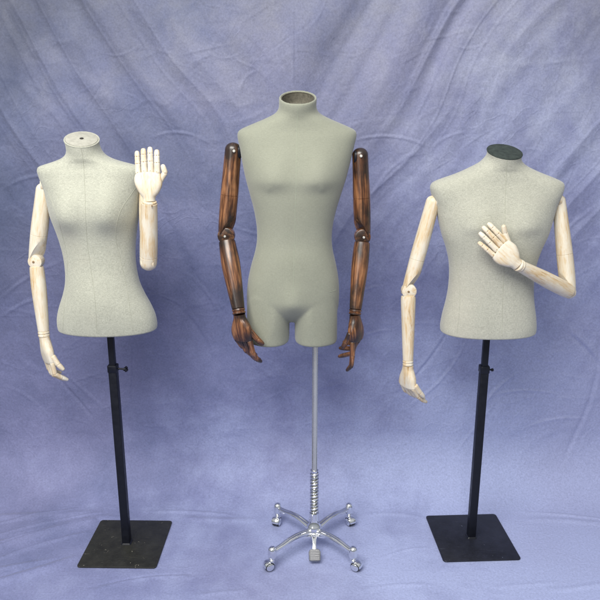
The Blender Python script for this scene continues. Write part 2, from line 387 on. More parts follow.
def hand(P, v, n, thumb_sign, m, root, sc=1.0, curls=((5, 8, 6),)*4, spreads=(3, 1, -1, -4), thumb=(.45, .8, .2, 12), pinm=None, flare=1.0, plen=.092, lens=(.92, 1.0, .97, .82), finger_r=.0091, kn=.040):
    """P wrist, v along the hand, n out of its back. local x = thumb side, local z = along, local y = sign*back"""
    v = Vector(v).normalized(); n = Vector(n); n = (n-v*n.dot(v)).normalized()
    u = v.cross(n)*thumb_sign      # thumb side
    W = frame(P, v, u); Y = (W.to_3x3() @ Vector((0, 1, 0))); sg = 1 if Y.dot(n) > 0 else -1    # local y * sg = back
    L_ = plen*sc; K = kn*sc
    st = [(0, .020*sc, .0165*sc), (.012*sc, .0215*sc, .0165*sc), (L_*.30, K*.80*flare, .0172*sc, .001*sc, 0), (L_*.55, K*1.05*flare, .0165*sc, .001*sc, 0), (L_*.80, K*1.07*(.4+.6*flare), .0138*sc), (L_*.97, K, .0112*sc), (L_, K*.97, .0098*sc)]
    bm = bmesh.new()
    st = [tuple(s)+(0,)*(5-len(s)) for s in st]; sm = cr(st, 6)
    rs = []
    for s in sm:
        f = min(1, s[0]/(L_)); rs.append(sect(s[3], s[4], s[0], s[1], s[2], 2.0+1.1*f, 44))
    # arc of the knuckles
    for r in rs:
        for p in r:
            w = max(0, (p.z/L_-.6)/.4); p.z -= w*.10*L_*((p.x/K)**2)*(.55 if p.x > 0 else 1.0)
    rings(bm, rs)
    pal = link('hand', bm, m, root, W)
    # raised thumb mount
    def chain(name, origin, zdir, xref, segs, r, bends, lat=0):
        """segments bending toward the palm"""
        Wf = frame(origin, zdir, xref); bm = bmesh.new(); pos = Vector((0, 0, 0)); ang = 0
        ysg = 1 if (Wf.to_3x3() @ Vector((0, 1, 0))).dot(n) > 0 else -1
        rr = r
        for i, (sl, bd) in enumerate(zip(segs, bends)):
            ang += math.radians(bd)
            la = math.radians(lat) if i else 0
            d = Vector((math.sin(la), -ysg*math.sin(ang)*math.cos(la), math.cos(ang)*math.cos(la)))
            Fm = frame(pos, d, (1, 0, 0))
            last = i == len(segs)-1
            prof = [(-.0015, rr*.86, rr*.84), (.0025*sc, rr*1.0, rr*.97), (sl*.5, rr*.93, rr*.90), (sl-.003*sc, rr*.95, rr*.9), (sl-.0008*sc, rr*.86, rr*.80)]
            if last: prof = [(-.0015, rr*.86, rr*.84), (.0025*sc, rr*.98, rr*.94), (sl*.45, rr*.95, rr*.88), (sl*.72, rr*.84, rr*.74)]
            R = loft(prof, 4, 20, 2.15, rr*.45 if i else .001, sl*.28 if last else .0025)
            rings(bm, [[Fm @ p for p in ring] for ring in R])
            if pinm:
                c = Fm @ Vector((0, ysg*rr*.90, .0005 if i else .004)); q = Fm.to_3x3() @ Vector((0, ysg, 0))
                cyl(bm, c-q*.001, c+q*.0007, .0014*sc, k=10, mi=1)
            pos = pos+d*sl; rr *= .94
        link(name, bm, [m, pinm or m], pal, Wf)
    xs = [K*.74, K*.25, -K*.25, -K*.74]
    W3 = W.to_3x3()
    for i in range(4):
        x = xs[i]; zc = L_*(1-.10*((x/K)**2)*(.55 if x > 0 else 1.0))-.001
        a = math.radians(spreads[i])
        zd = W3 @ Vector((math.sin(a), 0, math.cos(a)))
        f = lens[i]*sc
        chain('finger', W @ Vector((x, 0, zc)), zd, u, (.036*f, .026*f, .022*f), finger_r*sc*(1 if i < 3 else .9), curls[i if len(curls) > i else -1])
    tz, tx, tdown, tb = thumb[:4]; tl = thumb[4] if len(thumb) > 4 else 0    # origin along, outward amount, palmward, bend
    o = W @ Vector((K*.86, -sg*.004*sc, L_*tz))
    zd = W3 @ Vector((tx, -sg*tdown, 1-abs(tx)*.5))
    xr = W3 @ Vector((1, -sg*.2, -.4))
    chain('thumb', o, zd, xr, (.034*sc, .028*sc), .0098*sc, (0, tb), tl)
    return pal

# ================================================================== backdrop cloth
YB = 2.50; RB = .27; LEAN = .02
def vnoise(x, y, seed):
    rg = np.random.RandomState(seed); tab = rg.rand(256, 256)*2-1
    xi = np.floor(x).astype(int); yi = np.floor(y).astype(int); fx = x-xi; fy = y-yi
    fx = fx*fx*fx*(fx*(fx*6-15)+10); fy = fy*fy*fy*(fy*(fy*6-15)+10)
    g = lambda a, b: tab[a % 256, b % 256]
    return (g(xi, yi)*(1-fx)+g(xi+1, yi)*fx)*(1-fy)+(g(xi, yi+1)*(1-fx)+g(xi+1, yi+1)*fx)*fy
def fbm(x, y, seed, o=4):
    r = 0; a = 1
    for i in range(o): r = r+a*vnoise(x*2**i, y*2**i, seed+i); a *= .5
    return r
def prof(s):
    """arc length -> (Y, Z, ny, nz)"""
    a = np.clip((s-YB)/RB, 0, PI/2)
    Y = np.where(s < YB, s, YB+RB*np.sin(a)); Z = RB*(1-np.cos(a))
    w = np.maximum(0, s-YB-RB*PI/2); Y = Y+w*LEAN; Z = Z+w
    return Y, Z, -np.sin(a), np.cos(a)
def hit(px, py):
    """picture position -> cloth coordinates (x, s)"""
    s = np.linspace(.5, 5.5, 6000); Y, Z, _, _ = prof(s)
    a = PITCH+math.atan((py-300)/F)
    k = int(np.argmin(np.abs((H-Y*math.tan(a))-Z))); Zc = (H-Z[k])*math.sin(PITCH)+Y[k]*math.cos(PITCH)
    return (px-300)*Zc/F, s[k]
def build_backdrop():
    xs = np.concatenate([np.linspace(-3.6, -1.5, 90, endpoint=False), np.linspace(-1.5, 1.5, 760, endpoint=False), np.linspace(1.5, 3.6, 90)])
    ss = np.concatenate([np.linspace(.2, 1.9, 90, endpoint=False), np.linspace(1.9, 5.0, 780, endpoint=False), np.linspace(5.0, 6.0, 40)])
    X, Sg = np.meshgrid(xs, ss); Y, Z, ny, nz = prof(Sg)
    wall = np.clip((Sg-YB-.05)/.5, 0, 1); wall = wall*wall*(3-2*wall)
    up = np.clip((Sg-3.2)/1.4, 0, 1)
    h = np.zeros_like(X)
    # broad pull folds running down from the two upper corners toward the middle
    wx = X+.085*fbm(X*1.3, Sg*1.3, 3, 2)
    for sgn, side in ((1, np.clip(.5-X*2.2, 0, 1)), (-1, np.clip(.5+X*2.2, 0, 1))):
        side = side*side*(3-2*side)
        ang = math.radians(46)
        # along goes down and toward the middle
        t = (wx*sgn)*math.sin(ang)+Sg*math.cos(ang); al = (wx*sgn)*math.cos(ang)-Sg*math.sin(ang)
        t = t+.05*vnoise(al*1.2, t*1.0, 9+sgn)-.10*al*al*.3
        f1 = vnoise(t*5.2+3.1, al*.40, 21+sgn); f2 = vnoise(t*12.5, al*.50+5, 31+sgn); f3 = vnoise(t*29, al*.9, 41+sgn)
        r2 = np.clip(1-np.abs(vnoise(t*7.5+9, al*.42, 81+sgn))*1.6, 0, 1)**2; r3 = np.clip(1-np.abs(vnoise(t*17+2, al*.8, 91+sgn))*2.5, 0, 1)**2
        m3 = np.clip(.5+1.2*vnoise(t*2.2, al*1.3, 97+sgn), 0, 1)
        h += side*wall*(.026*f1*(.2+.8*up)+.0100*f2*(.14+.86*up)+.0022*f3*(.3+.7*up)+.0105*r2*m3*(.10+.90*up)+.0030*r3*m3*(.25+.75*up))
    h += wall*.008*fbm(X*1.5, Sg*1.5, 51, 3)
    h += .0014*fbm(X*9, Sg*9, 61, 4)*(.25+.75*wall)
    rd = 1-np.abs(fbm(X*3.2+.5*vnoise(X*5, Sg*5, 70), Sg*3.6, 71, 3)); h += wall*.0014*np.clip(rd-.82, 0, 1)/.18
    rd = 1-np.abs(fbm(X*8+.7*vnoise(X*6, Sg*6, 73), Sg*8, 75, 2)); h += (.2+.8*wall)*.0010*np.clip(rd-.85, 0, 1)/.15
    # individual creases: (x0, y0, x1, y1, height, width, bow) as picked off the picture
    cre = [(0, 190, 60, 178, .006, .010, .1), (150, 138, 215, 148, .006, .008, .15), (205, 210, 290, 236, .004, .008, -.1), (352, 141, 432, 149, .007, .008, .1),
           (432, 148, 470, 132, .004, .008, .1), (395, 395, 455, 318, -.008, .010, -.06), (405, 408, 470, 332, .006, .009, -.1), (476, 420, 520, 372, .007, .010, .1),
           (455, 455, 500, 396, .004, .010, .0), (566, 332, 600, 368, -.010, .012, .05), (600, 330, 560, 470, -.008, .014, .08), (500, 590, 520, 560, .002, .01, 0),
           (54, 372, 92, 416, -.010, .010, .0), (64, 372, 108, 412, .005, .010, .0), (0, 300, 60, 262, .006, .01, .05), (0, 318, 45, 296, .005, .01, .05),
           (100, 52, 140, 44, .003, .006, -.15), (205, 50, 245, 50, .003, .006, -.2), (330, 48, 372, 46, .003, .006, -.2), (450, 44, 490, 40, .003, .006, -.15),
           (240, 95, 262, 70, .004, .008, .2), (180, 270, 225, 330, .004, .01, .1), (170, 300, 215, 372, -.004, .01, .1), (560, 240, 600, 205, .005, .01, .05),
           (370, 200, 420, 150, .004, .010, .1), (350, 300, 385, 286, .005, .008, .1), (348, 345, 396, 330, .004, .008, .1), (510, 300, 600, 262, .004, .01, -.05),
           (0, 385, 50, 420, .003, .01, .1), (130, 330, 128, 410, .004, .006, .02), (293, 0, 293, 86, .004, .006, .0), (0, 30, 120, 110, .008, .03, .02), (0, 70, 90, 150, .006, .02, .02),
           (590, 0, 480, 110, .008, .03, -.02), (600, 60, 470, 200, .009, .03, .02), (600, 110, 500, 250, .008, .025, .02), (480, 400, 560, 395, .004, .008, .1), (520, 430, 590, 420, .004, .01, .1)]
    # crow's-feet of short creases scattered over the hanging part
    rg = random.Random(11)
    for i in range(130):
        x = rg.uniform(0, 600); y = rg.uniform(0, 505); base = 38 if x < 300 else 142
        if rg.random() < .45: base = rg.uniform(0, 180)
        a = math.radians(base+rg.gauss(0, 16)); ln = rg.uniform(15, 60)
        cre.append((x, y, x+ln*math.cos(a), y+ln*math.sin(a), rg.choice((-1, 1, 1))*rg.uniform(.0006, .0018)*(1.0 if y < 430 else .6), rg.uniform(.0025, .005), rg.uniform(-.07, .07)))
    for (x0, y0, x1, y1, A, w, bow) in cre:
        if abs(A) > .0025: A *= .62; w *= .72 if w < .015 else 1
        a = np.array(hit(x0, y0)); b = np.array(hit(x1, y1)); d = b-a; L_ = max(1e-4, np.hypot(*d)); d /= L_; nrm = np.array((-d[1], d[0]))
        m = 4*w+abs(bow)*L_
        i0, i1 = np.searchsorted(xs, (min(a[0], b[0])-m, max(a[0], b[0])+m)); j0, j1 = np.searchsorted(ss, (min(a[1], b[1])-m, max(a[1], b[1])+m))
        if i1 <= i0 or j1 <= j0: continue
        sx = X[j0:j1, i0:i1]-a[0]; sy = Sg[j0:j1, i0:i1]-a[1]
        q = (sx*d[0]+sy*d[1])/L_; p = sx*nrm[0]+sy*nrm[1]-bow*L_*4*q*(1-q)
        env = np.clip(np.sin(np.clip(q, 0, 1)*PI), 0, 1)**.7*(q > 0)*(q < 1)
        h[j0:j1, i0:i1] += A*env*(np.exp(-(p/w)**2)-.35*np.exp(-((p-1.6*w)/(1.3*w))**2))
    # loose folds of the cloth lying on the ground, left of the picture and along its front
    for (x0, y0, x1, y1, A, w, bow) in [(-40, 560, 120, 516, .020, .030, .05), (-30, 545, 85, 520, -.008, .014, .0), (-40, 590, 90, 552, .012, .022, -.05), (-30, 575, 60, 558, .007, .012, .0),
                                        (-60, 520, 110, 512, .010, .020, .0), (-20, 552, 98, 518, -.012, .008, .03), (-20, 566, 88, 532, .010, .008, .03), (-20, 583, 70, 556, -.008, .007, .02), (-20, 528, 80, 508, .008, .007, .02), (-20, 540, 108, 512, .007, .006, .04), (80, 590, 196, 574, -.004, .006, .06), (380, 560, 440, 548, .003, .007, .1), (140, 512, 240, 516, .006, .008, .03), (520, 512, 620, 522, .005, .008, .03), (90, 592, 200, 578, .004, .010, .1), (190, 596, 250, 590, .004, .010, .0), (520, 520, 640, 530, .006, .016, .05),
                                        (360, 516, 430, 520, .004, .012, .1), (540, 590, 640, 574, .005, .012, -.05), (170, 516, 262, 519, .007, .016, -.05), (490, 588, 560, 582, .003, .01, 0), (360, 590, 440, 586, .003, .008, .05)]:
        a = np.array(hit(x0, y0)); b = np.array(hit(x1, y1)); d = b-a; L_ = np.hypot(*d); d /= L_; nrm = np.array((-d[1], d[0]))
        sx = X-a[0]; sy = Sg-a[1]; q = (sx*d[0]+sy*d[1])/L_; p = sx*nrm[0]+sy*nrm[1]-bow*L_*4*q*(1-q)
        env = np.clip(np.sin(np.clip(q, 0, 1)*PI), 0, 1)**.8
        h += A*env*np.exp(-(p/w)**2)
    # cloth is pressed flat under the plates and wheels
    for (cx, cy, hw, soft) in ((-.698, 2.311, .156, .03), (.70, 2.352, .158, .03), (.056, 2.30, .17, .04)):
        dd = np.maximum(np.abs(X-cx), np.abs(Sg-cy))-hw; k = np.clip(dd/soft, 0, 1); h = h*k-.0006*(1-k)
    co = np.stack([X, Y+ny*h, Z+nz*h+.0], -1).reshape(-1, 3).astype(np.float32)
    nx_, ns_ = len(xs), len(ss); idx = np.arange(nx_*ns_).reshape(ns_, nx_)
    f = np.stack([idx[:-1, :-1], idx[:-1, 1:], idx[1:, 1:], idx[1:, :-1]], -1).reshape(-1)
    me = bpy.data.meshes.new('backdrop'); nf = len(f)//4
    me.vertices.add(len(co)); me.vertices.foreach_set('co', co.reshape(-1))
    me.loops.add(len(f)); me.loops.foreach_set('vertex_index', f.astype(np.int32))
    me.polygons.add(nf); me.polygons.foreach_set('loop_start', (np.arange(nf)*4).astype(np.int32)); me.polygons.foreach_set('loop_total', np.full(nf, 4, np.int32))
    me.update(calc_edges=True); me.polygons.foreach_set('use_smooth', [True]*nf)
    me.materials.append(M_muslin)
    o = bpy.data.objects.new('backdrop', me); COL.objects.link(o); o['kind'] = 'structure'
    o['label'] = 'mottled blue violet muslin cloth hung behind and swept under the forms'
build_backdrop()
bm = bmesh.new(); rbox(bm, 0, 3, -.06, 16, 12, .08, 0); g = link('ground', bm, plain('grey_paving', (.28, .27, .26), .9), None); g['kind'] = 'structure'
g['label'] = 'plain grey paving under the cloth'

GROUP = 'dress forms standing in a row before the backdrop'
# ================================================================== stands
def flat_stand(root, X, D, ztop, plate, rz, zc, knob_dir, knob_big):
    bm = bmesh.new()
    s = .1525; c = .012; pts = []
    for sx, sy in ((1, 1), (-1, 1), (-1, -1), (1, -1)):
        a0 = math.atan2(sy, sx)-PI/4
        for j in range(6):
            a = a0+j/5*PI/2; pts.append((sx*(s-c)+c*math.cos(a), sy*(s-c)+c*math.sin(a)))
    rings(bm, [[Vector((x*k, y*k, z)) for x, y in pts] for k, z in ((.992, 0), (1, .001), (1, .0045), (.993, .0058))])
    link('base_plate', bm, plate, root, T((X, D, .0008)) @ Matrix.Rotation(rz, 4, 'Z'))
    R = Matrix.Rotation(rz, 4, 'Z')
    bm = bmesh.new(); q = .0158
    rings(bm, [[Vector((p.x, p.y, z)) for p in sect(0, 0, 0, q*k, q*k, 7, 40)] for z, k in ((.006, 1.28), (.009, 1.2), (.012, 1), (zc-.002, 1), (zc, .96))])
    link('pole', bm, M_black, root, T((X, D, 0)) @ R)
    bm = bmesh.new(); q = .0115
    rings(bm, [[Vector((p.x, p.y, z)) for p in sect(0, 0, 0, q, q, 6, 36)] for z in (zc-.02, ztop)])
    link('inner_pole', bm, M_black, root, T((X, D, 0)) @ R)
    bm = bmesh.new(); q = .0182
    rings(bm, [[Vector((p.x, p.y, z)) for p in sect(0, 0, 0, q*k, q*k, 6, 36)] for z, k in ((zc-.028, .93), (zc-.026, 1), (zc-.004, 1), (zc-.001, .94))])
    co = link('collar', bm, M_black, root, T((X, D, 0)) @ R)
    bm = bmesh.new(); L_ = .026 if knob_big else .012; z = zc-.016
    cyl(bm, (.016, 0, z), (.016+L_, 0, z-.003), .0035, k=12)
    e = Vector((.016+L_, 0, z-.003))
    if knob_big:
        for a in (80, 200, 320):
            a = math.radians(a); cyl(bm, e+Vector((.001, 0, 0)), e+Vector((.010, .009*math.cos(a), .009*math.sin(a))), .0045, .0060, k=12, bev=.4)
        cyl(bm, e-Vector((.003, 0, 0)), e+Vector((.007, 0, 0)), .0065, k=14)
    else: cyl(bm, e, e+Vector((.008, 0, 0)), .006, k=14)
    link('clamp_knob', bm, M_black, root, T((X, D, 0)) @ R)

# ================================================================== LEFT: female form
D1 = 2.305
fL = thing('dress_form', (-.700, D1, 0), 'linen female dress form with one pale wooden hand raised, leftmost in the row', 'dress form', GROUP)
flat_stand(fL, -.698, 2.311, .91, M_plate_l, math.radians(-1.0), at(300, 365, D1).z, 1, True)
cxL = lambda z: -.702-(z-.885)*.034-.008*max(0, min(1, (z-1.49)/.08))
zb = at(300, 213, D1).z
rowsF = [(139.5, 16.9, .056, .056, 2, -.022), (145, 16.4, .055, .055, 2, -.020), (151, 17.4, .056, .056, 2, -.016), (155.5, 20.5, .059, .060, 2, -.011), (159, 26.5, .062, .064, 2, -.005), (162, 35.5, .064, .067, 2.0, 0),
         (164.7, 45.0, .066, .070, 2.05, .003), (166.6, 50.2, .068, .072, 2.15, .005), (168.5, 52.1, .070, .074, 2.25, .006), (172, 52.5, .073, .077, 2.35, .006), (179, 50.7, .077, .082, 2.4, .006), (190, 47.3, .083, .087, 2.35, .004), (204, 45.0, .088, .09, 2.3, 0), (216, 43.6, .089, .088, 2.2, 0),
         (232, 39.6, .084, .082, 2.15, 0), (250, 36.2, .080, .074, 2.15, 0), (266, 35.2, .081, .072, 2.15, 0), (281, 36.4, .087, .077, 2.15, 0), (293, 40.0, .092, .087, 2.15, 0), (305, 45, .096, .098, 2.2, 0), (315, 48.3, .098, .105, 2.2, 0), (323, 49.2, .098, .106, 2.2, 0), (327.5, 48.8, .097, .105, 2.2, 0)]
bumpsF = [(-.072, zb, .038, .056, .095, .058), (.072, zb, .038, .056, .095, .058), (0, at(300, 300, D1).z, .010, .09, .09, .09)]
rs = finish_bottom(torso_rings(rowsF, D1, cxL, .42, bumpsF, .085, sidetilt=-.10))
# neck top folds inwards
bm = bmesh.new(); rings(bm, rs)
bvhF = BVHTree.FromBMesh(bm); ringF = [p.copy() for p in rs[0]]
torL = link('torso', bm, M_lin_f, fL)
def neck_cap(ring, m, root, edge_m, hole, kc=1.0):
    c = sum(ring, Vector())/len(ring); nrm = (ring[0]-c).cross(ring[len(ring)//4]-c).normalized()
    if nrm.z < 0: nrm = -nrm
    bm = bmesh.new()
    rings(bm, [[c+(p-c)*k+nrm*h for p in ring] for k, h in ((.90*kc, -.004), (.93*kc, .0012), (.92*kc, .0032), (.88*kc, .0040))])
    cap = link('neck_cap', bm, m, root)
    bm = bmesh.new(); n = len(ring)      # bound cloth edge round the neck
    tube(bm, [c+(p-c)*.975 for p in ring]+[c+(ring[0]-c)*.975], .0026, 8); link('neck_binding', bm, edge_m, root)
    if hole:
        bm = bmesh.new(); lathe(bm, [(.0065, 0), (.0065, .0016), (.0045, .0022)], M=frame(c+nrm*.0036, nrm, (1, 0, 0)), k=18); link('screw_hole', bm, M_hole, cap)
    return c, nrm
neck_cap(ringF, M_capcream, fL, M_lin_f, True)
seam(torL, bvhF, D1, [(81, 148), (83, 160), (84.5, 180), (85.5, 210), (87, 240), (91, 270), (95, 300), (97, 333)], torL, M_seam)
seam(torL, bvhF, D1, [(137, 186), (130, 196), (122, 208), (117, 222), (116, 240), (121, 262), (127, 290), (133, 331)], torL, M_seam, .0008)
seam(torL, bvhF, D1, [(48, 190), (52, 202), (57, 215), (61, 230), (67, 255), (67, 285), (64, 310), (63, 331)], torL, M_seam, .0008)

# --- hanging arm (viewer's left)
def mm(px, py, Y): return px*scale_at(py, Y)
def straight_arm(root, sh, el, wr, widths, m, pinm, Y, bend_in, seam_t, n_back, curls, side=(1, 0, 0), Yw=None, tsign=1, **hk):
    """sh, el, wr picture positions of shoulder, elbow, wrist"""
    Ye = Y-.005; Yw = Yw or Y-.03
    A = at(*sh, Y); B = at(*el, Ye); C = at(*wr, Yw)
    w = [mm(q, 250, Y)/2 for q in widths]   # shoulder, mid, above elbow, below elbow, forearm belly, wrist
    d = (B-A).normalized(); La = (B-A).length
    sx = Vector((bend_in, 0, 0))
    # cut plane: slanted notch on the inner side of the elbow
    cutp = B - d*.006 - sx*.004
    cn = (sx*.62 + Vector((0, -.42, 0)) + d*.42).normalized()
    limb('upper_arm', A, B+d*.012, side, [(0, w[0], w[0]*.95), (.2, w[0]*1.03, w[0]), (.5, w[1], w[1]*.98), (.8, w[2], w[2]), (1, w[2]*.9, w[2]*.9)], m, root, r0=w[0]*.9, r1=w[2]*.4, cuts=[(cutp, cn)], grooves=(seam_t,))
    # elbow knuckle, pin through it toward the viewer
    bm = bmesh.new(); r = w[3]*1.06
    lathe(bm, [(r*.80, -.019), (r*.95, -.017), (r, -.012), (r, .012), (r*.95, .017), (r*.80, .019)], k=32)
    e = (C-B).normalized()
    kn = link('elbow_joint', bm, m, root, frame(B+sx*.0015, (0, 1, 0), (0, 0, 1)))
    disc_pin('pin', B+Vector((-bend_in*.002, -.0195, .0)), (0, -1, 0), .0042, .003, pinm, kn)
    Lf = (C-B).length
    limb('forearm', B+e*.021, C-e*.001, side, [(0, w[3]*1.0, w[3]*.95), (.08, w[3]*1.06, w[3]), (.35, w[4], w[4]), (.7, (w[4]+w[5])/2, (w[4]+w[5])/2), (1, w[5], w[5]*.95)], m, root, grooves=())
    # turned wrist
    r = w[5]
    bm = bmesh.new(); lathe(bm, [(r*.85, 0), (r*1.02, .002), (r*1.04, .007), (r*.90, .0095), (r*.90, .0105), (r*1.04, .013), (r*1.02, .019), (r*.85, .021)], k=30)
    link('wrist_joint', bm, m, root, frame(C, e, side))
    return hand(C+e*.0205, hk.pop('v', e), n_back, tsign, m, root, curls=curls, pinm=hk.pop('hpin', pinm), **hk)

def shoulder_plate(root, P, r, m, nx):
    bm = bmesh.new(); lathe(bm, [(r*.9, 0), (r, .003), (r*.98, .010), (r*.7, .012)], k=30)
    link('shoulder_joint', bm, m, root, frame(P, (nx, 0, 0), (0, 0, 1)))

straight_arm(fL, (44, 190), (36.0, 261), (43.6, 331), (15.2, 16.6, 15.5, 13.4, 14.6, 11.0), M_pale, M_brass, D1+.01, 1, .60, (-.72, -.69, .0),
             ((2, 46, 4), (3, 46, 5), (4, 47, 6), (6, 48, 6)), v=(.10, -.03, -1), tsign=-1, spreads=(-1, 0, 1, 2), thumb=(.72, .30, .25, 14), sc=1.07, plen=.094, flare=.92, kn=.0345, lens=(1.15, 1.2, 1.15, 1.0))
shoulder_plate(fL, at(46, 184, D1+.01), .030, M_pale, -1)
# --- raised arm (viewer's right)
el = at(148.5, 262, D1-.10); sh = at(146, 188, D1+.02); wr = at(149.3, 203, D1-.14)
w = mm(17.2, 230, D1-.1)/2
d = (el-sh).normalized()
limb('upper_arm', sh, el, (1, 0, 0), [(0, w*.85, w*.85), (.4, w*.92, w*.92), (1, w*.82, w*.86)], M_pale, fL, r0=w*.8, r1=w*.3, grooves=(.6,))
shoulder_plate(fL, at(138, 184, D1+.01), .030, M_pale, 1)
bm = bmesh.new(); r = w*.78
lathe(bm, [(r*.8, -w*.80), (r*.95, -w*.74), (r, -w*.6), (r, w*.6), (r*.95, w*.74), (r*.8, w*.80)], k=32)
kn = link('elbow_joint', bm, M_pale, fL, frame(el, (1, 0, 0), (0, 1, 0)))
e = (wr-el).normalized()
limb('forearm', el-e*.001, wr-e*.001, (1, 0, 0), [(0, w*1.0, w*.95), (.3, w*1.02, w), (.7, w*.96, w*.9), (1, w*.9, w*.85)], M_pale, fL, r0=w*1.0, grooves=(.10,))
disc_pin('pin', at(152, 206, D1-.165), (0, -1, 0), .003, .003, M_brass, kn)
bm = bmesh.new(); r = w*.84
lathe(bm, [(r*.9, 0), (r*1.0, .0015), (r*.98, .006), (r*.86, .008)], k=30); link('wrist_joint', bm, M_pale, fL, frame(wr, e, (1, 0, 0)))
hand(wr+e*.007, (.0, .02, 1), (0, -1, 0), 1, M_pale, fL, sc=1.0, curls=((2, 3, 3), (1, 2, 2), (1, 2, 2), (2, 3, 3)), spreads=(1, .3, -.3, -1), thumb=(.66, .50, .05, -4, -48), pinm=M_brass, plen=.094, lens=(.88, .95, .90, .86), kn=.0415, finger_r=.0104)

# ================================================================== CENTRE: male form, chrome stand
D2 = 2.30
fC = thing('dress_form', (.056, D2, 0), 'olive grey dress form with dark brown wooden arms on a wheeled chrome stand', 'dress form', GROUP)
cxC = lambda z: at(297, 150, D2).x - (1.60-z)*.027
rowsC = [(97.5, 18.9, .062, .062, 2, -.024), (104, 18.6, .061, .061, 2, -.021), (109, 19.1, .061, .062, 2, -.017), (113.5, 22.5, .064, .065, 2, -.011), (118, 31, .068, .070, 2, -.004), (122.5, 41.5, .071, .074, 2.0, 0),
         (127, 52.0, .075, .078, 2.1, .004), (129.8, 57.3, .078, .080, 2.2, .006), (132.5, 59.5, .081, .083, 2.3, .007), (137, 59.6, .086, .088, 2.4, .007), (145, 57.8, .094, .094, 2.45, .007), (160, 54.5, .106, .10, 2.4, .004), (178, 50.2, .113, .102, 2.35, 0), (194, 45.5, .114, .098, 2.3, 0),
         (210, 41, .108, .09, 2.25, 0), (226, 38.0, .101, .084, 2.2, 0), (240, 37.4, .097, .083, 2.2, 0), (252, 39.2, .098, .088, 2.2, 0), (264, 42.3, .1, .096, 2.2, 0), (278, 45.0, .103, .106, 2.3, 0), (290, 46.0, .104, .110, 2.35, 0), (299, 46.0, .103, .110, 2.3, 0), (306, 45.6, .094, .106, 2.2, 0), (312, 44.0, .076, .092, 2.1, 0), (317, 41.0, .050, .07, 2.0, 0), (320, 36.0, .030, .045, 2.0, 0)]
zp = at(300, 178, D2).z; zc_ = at(300, 296, D2).z
bumpsC = [(-.078, zp, .020, .060, .07, .030), (.078, zp, .020, .060, .07, .030), (-.088, at(300, 186, D2).z, .0035, .010, .010, .010), (.088, at(300, 186, D2).z, .0035, .010, .010, .010), (0, zc_, .015, .040, .060, .034), (0, at(300, 262, D2).z, .006, .11, .06, .07)]
rs = torso_rings(rowsC, D2, cxC, .40, bumpsC, .085, per=7)
# open collar: over the rim and down inside
ringC = [p.copy() for p in rs[0]]; c = sum(ringC, Vector())/len(ringC)
inner = []
for k, dz in ((.97, .0018), (.93, .0024), (.885, .0008), (.87, -.006), (.87, -.036), (.86, -.050), (.80, -.056)): inner.append([c+(p-c)*k+Vector((0, -dz*.5, dz)) for p in ringC])
bm = bmesh.new(); rings(bm, inner[::-1]+rs)
for xc in (268.3, 315.9):
    leg = [(283, 15.5, .066, .070), (291, 18.8, .084, .092), (299, 20.6, .096, .104), (307, 21.2, .101, .108), (320, 21.2, .099, .106), (332, 21.1, .094, .102), (338.0, 21.0, .092, .099)]
    R = []
    for (py, hp, fr, bk) in cr(leg, 5):
        p = at(xc, py, D2); hw = hp*scale_at(py, D2)
        R.append([Vector((p.x+hw*math.copysign(abs(math.cos(t))**(2/2.5), math.cos(t)), D2+(bk if math.sin(t) > 0 else fr)*math.copysign(abs(math.sin(t))**(2/2.3), math.sin(t)), p.z)) for t in [2*PI*i/72 for i in range(72)]])
    # the stumps carry on the body's own outline
    hb = 46.2*scale_at(311, D2); xb = cxC(at(300, 311, D2).z)
    for ring in R:
        for p in ring:
            q = min(.9999, abs(p.x-xb)/hb); lim = (1-q**2.4)**(1/2.4); dy = p.y-D2
            p.y = D2+max(-.103*lim, min(.108*lim, dy))
    rings(bm, finish_bottom(R, .014))
me = bpy.data.meshes.new('tmp'); bmesh.ops.recalc_face_normals(bm, faces=bm.faces); bm.to_mesh(me); bm.free()
to = bpy.data.objects.new('tmp', me); COL.objects.link(to)
md = to.modifiers.new('r', 'REMESH'); md.mode = 'VOXEL'; md.voxel_size = .0030; md.use_smooth_shade = True
ms = to.modifiers.new('s', 'SMOOTH'); ms.factor = .5; ms.iterations = 24
dg = bpy.context.evaluated_depsgraph_get(); me2 = bpy.data.meshes.new_from_object(to.evaluated_get(dg))
bpy.data.objects.remove(to); me2.name = 'torso'; me2.materials.clear()
bmx = bmesh.new(); bmx.from_mesh(me2); bvhC = BVHTree.FromBMesh(bmx); bmx.free()
torC = link('torso', me2, M_lin_c, fC)
# cardboard liner in the open neck
bm = bmesh.new(); LR = [[c+(p-c)*k+Vector((0, -dz*.5, dz)) for p in ringC] for k, dz in ((.845, -.003), (.865, -.0025), (.852, -.024), (.80, -.034), (.4, -.036))]
rings(bm, LR, cap0=False); link('neck_liner', bm, M_card, fC)
seam(torC, bvhC, D2, [(298, 106), (297.5, 116), (297, 128), (296.5, 150), (296, 185), (295, 220), (294, 260), (293, 296)], torC, M_seamc, .0005)
# hip dart stitch
seam(torC, bvhC, D2, [(329, 292), (332, 291.5), (336, 290)], torC, M_seamc, .0006)

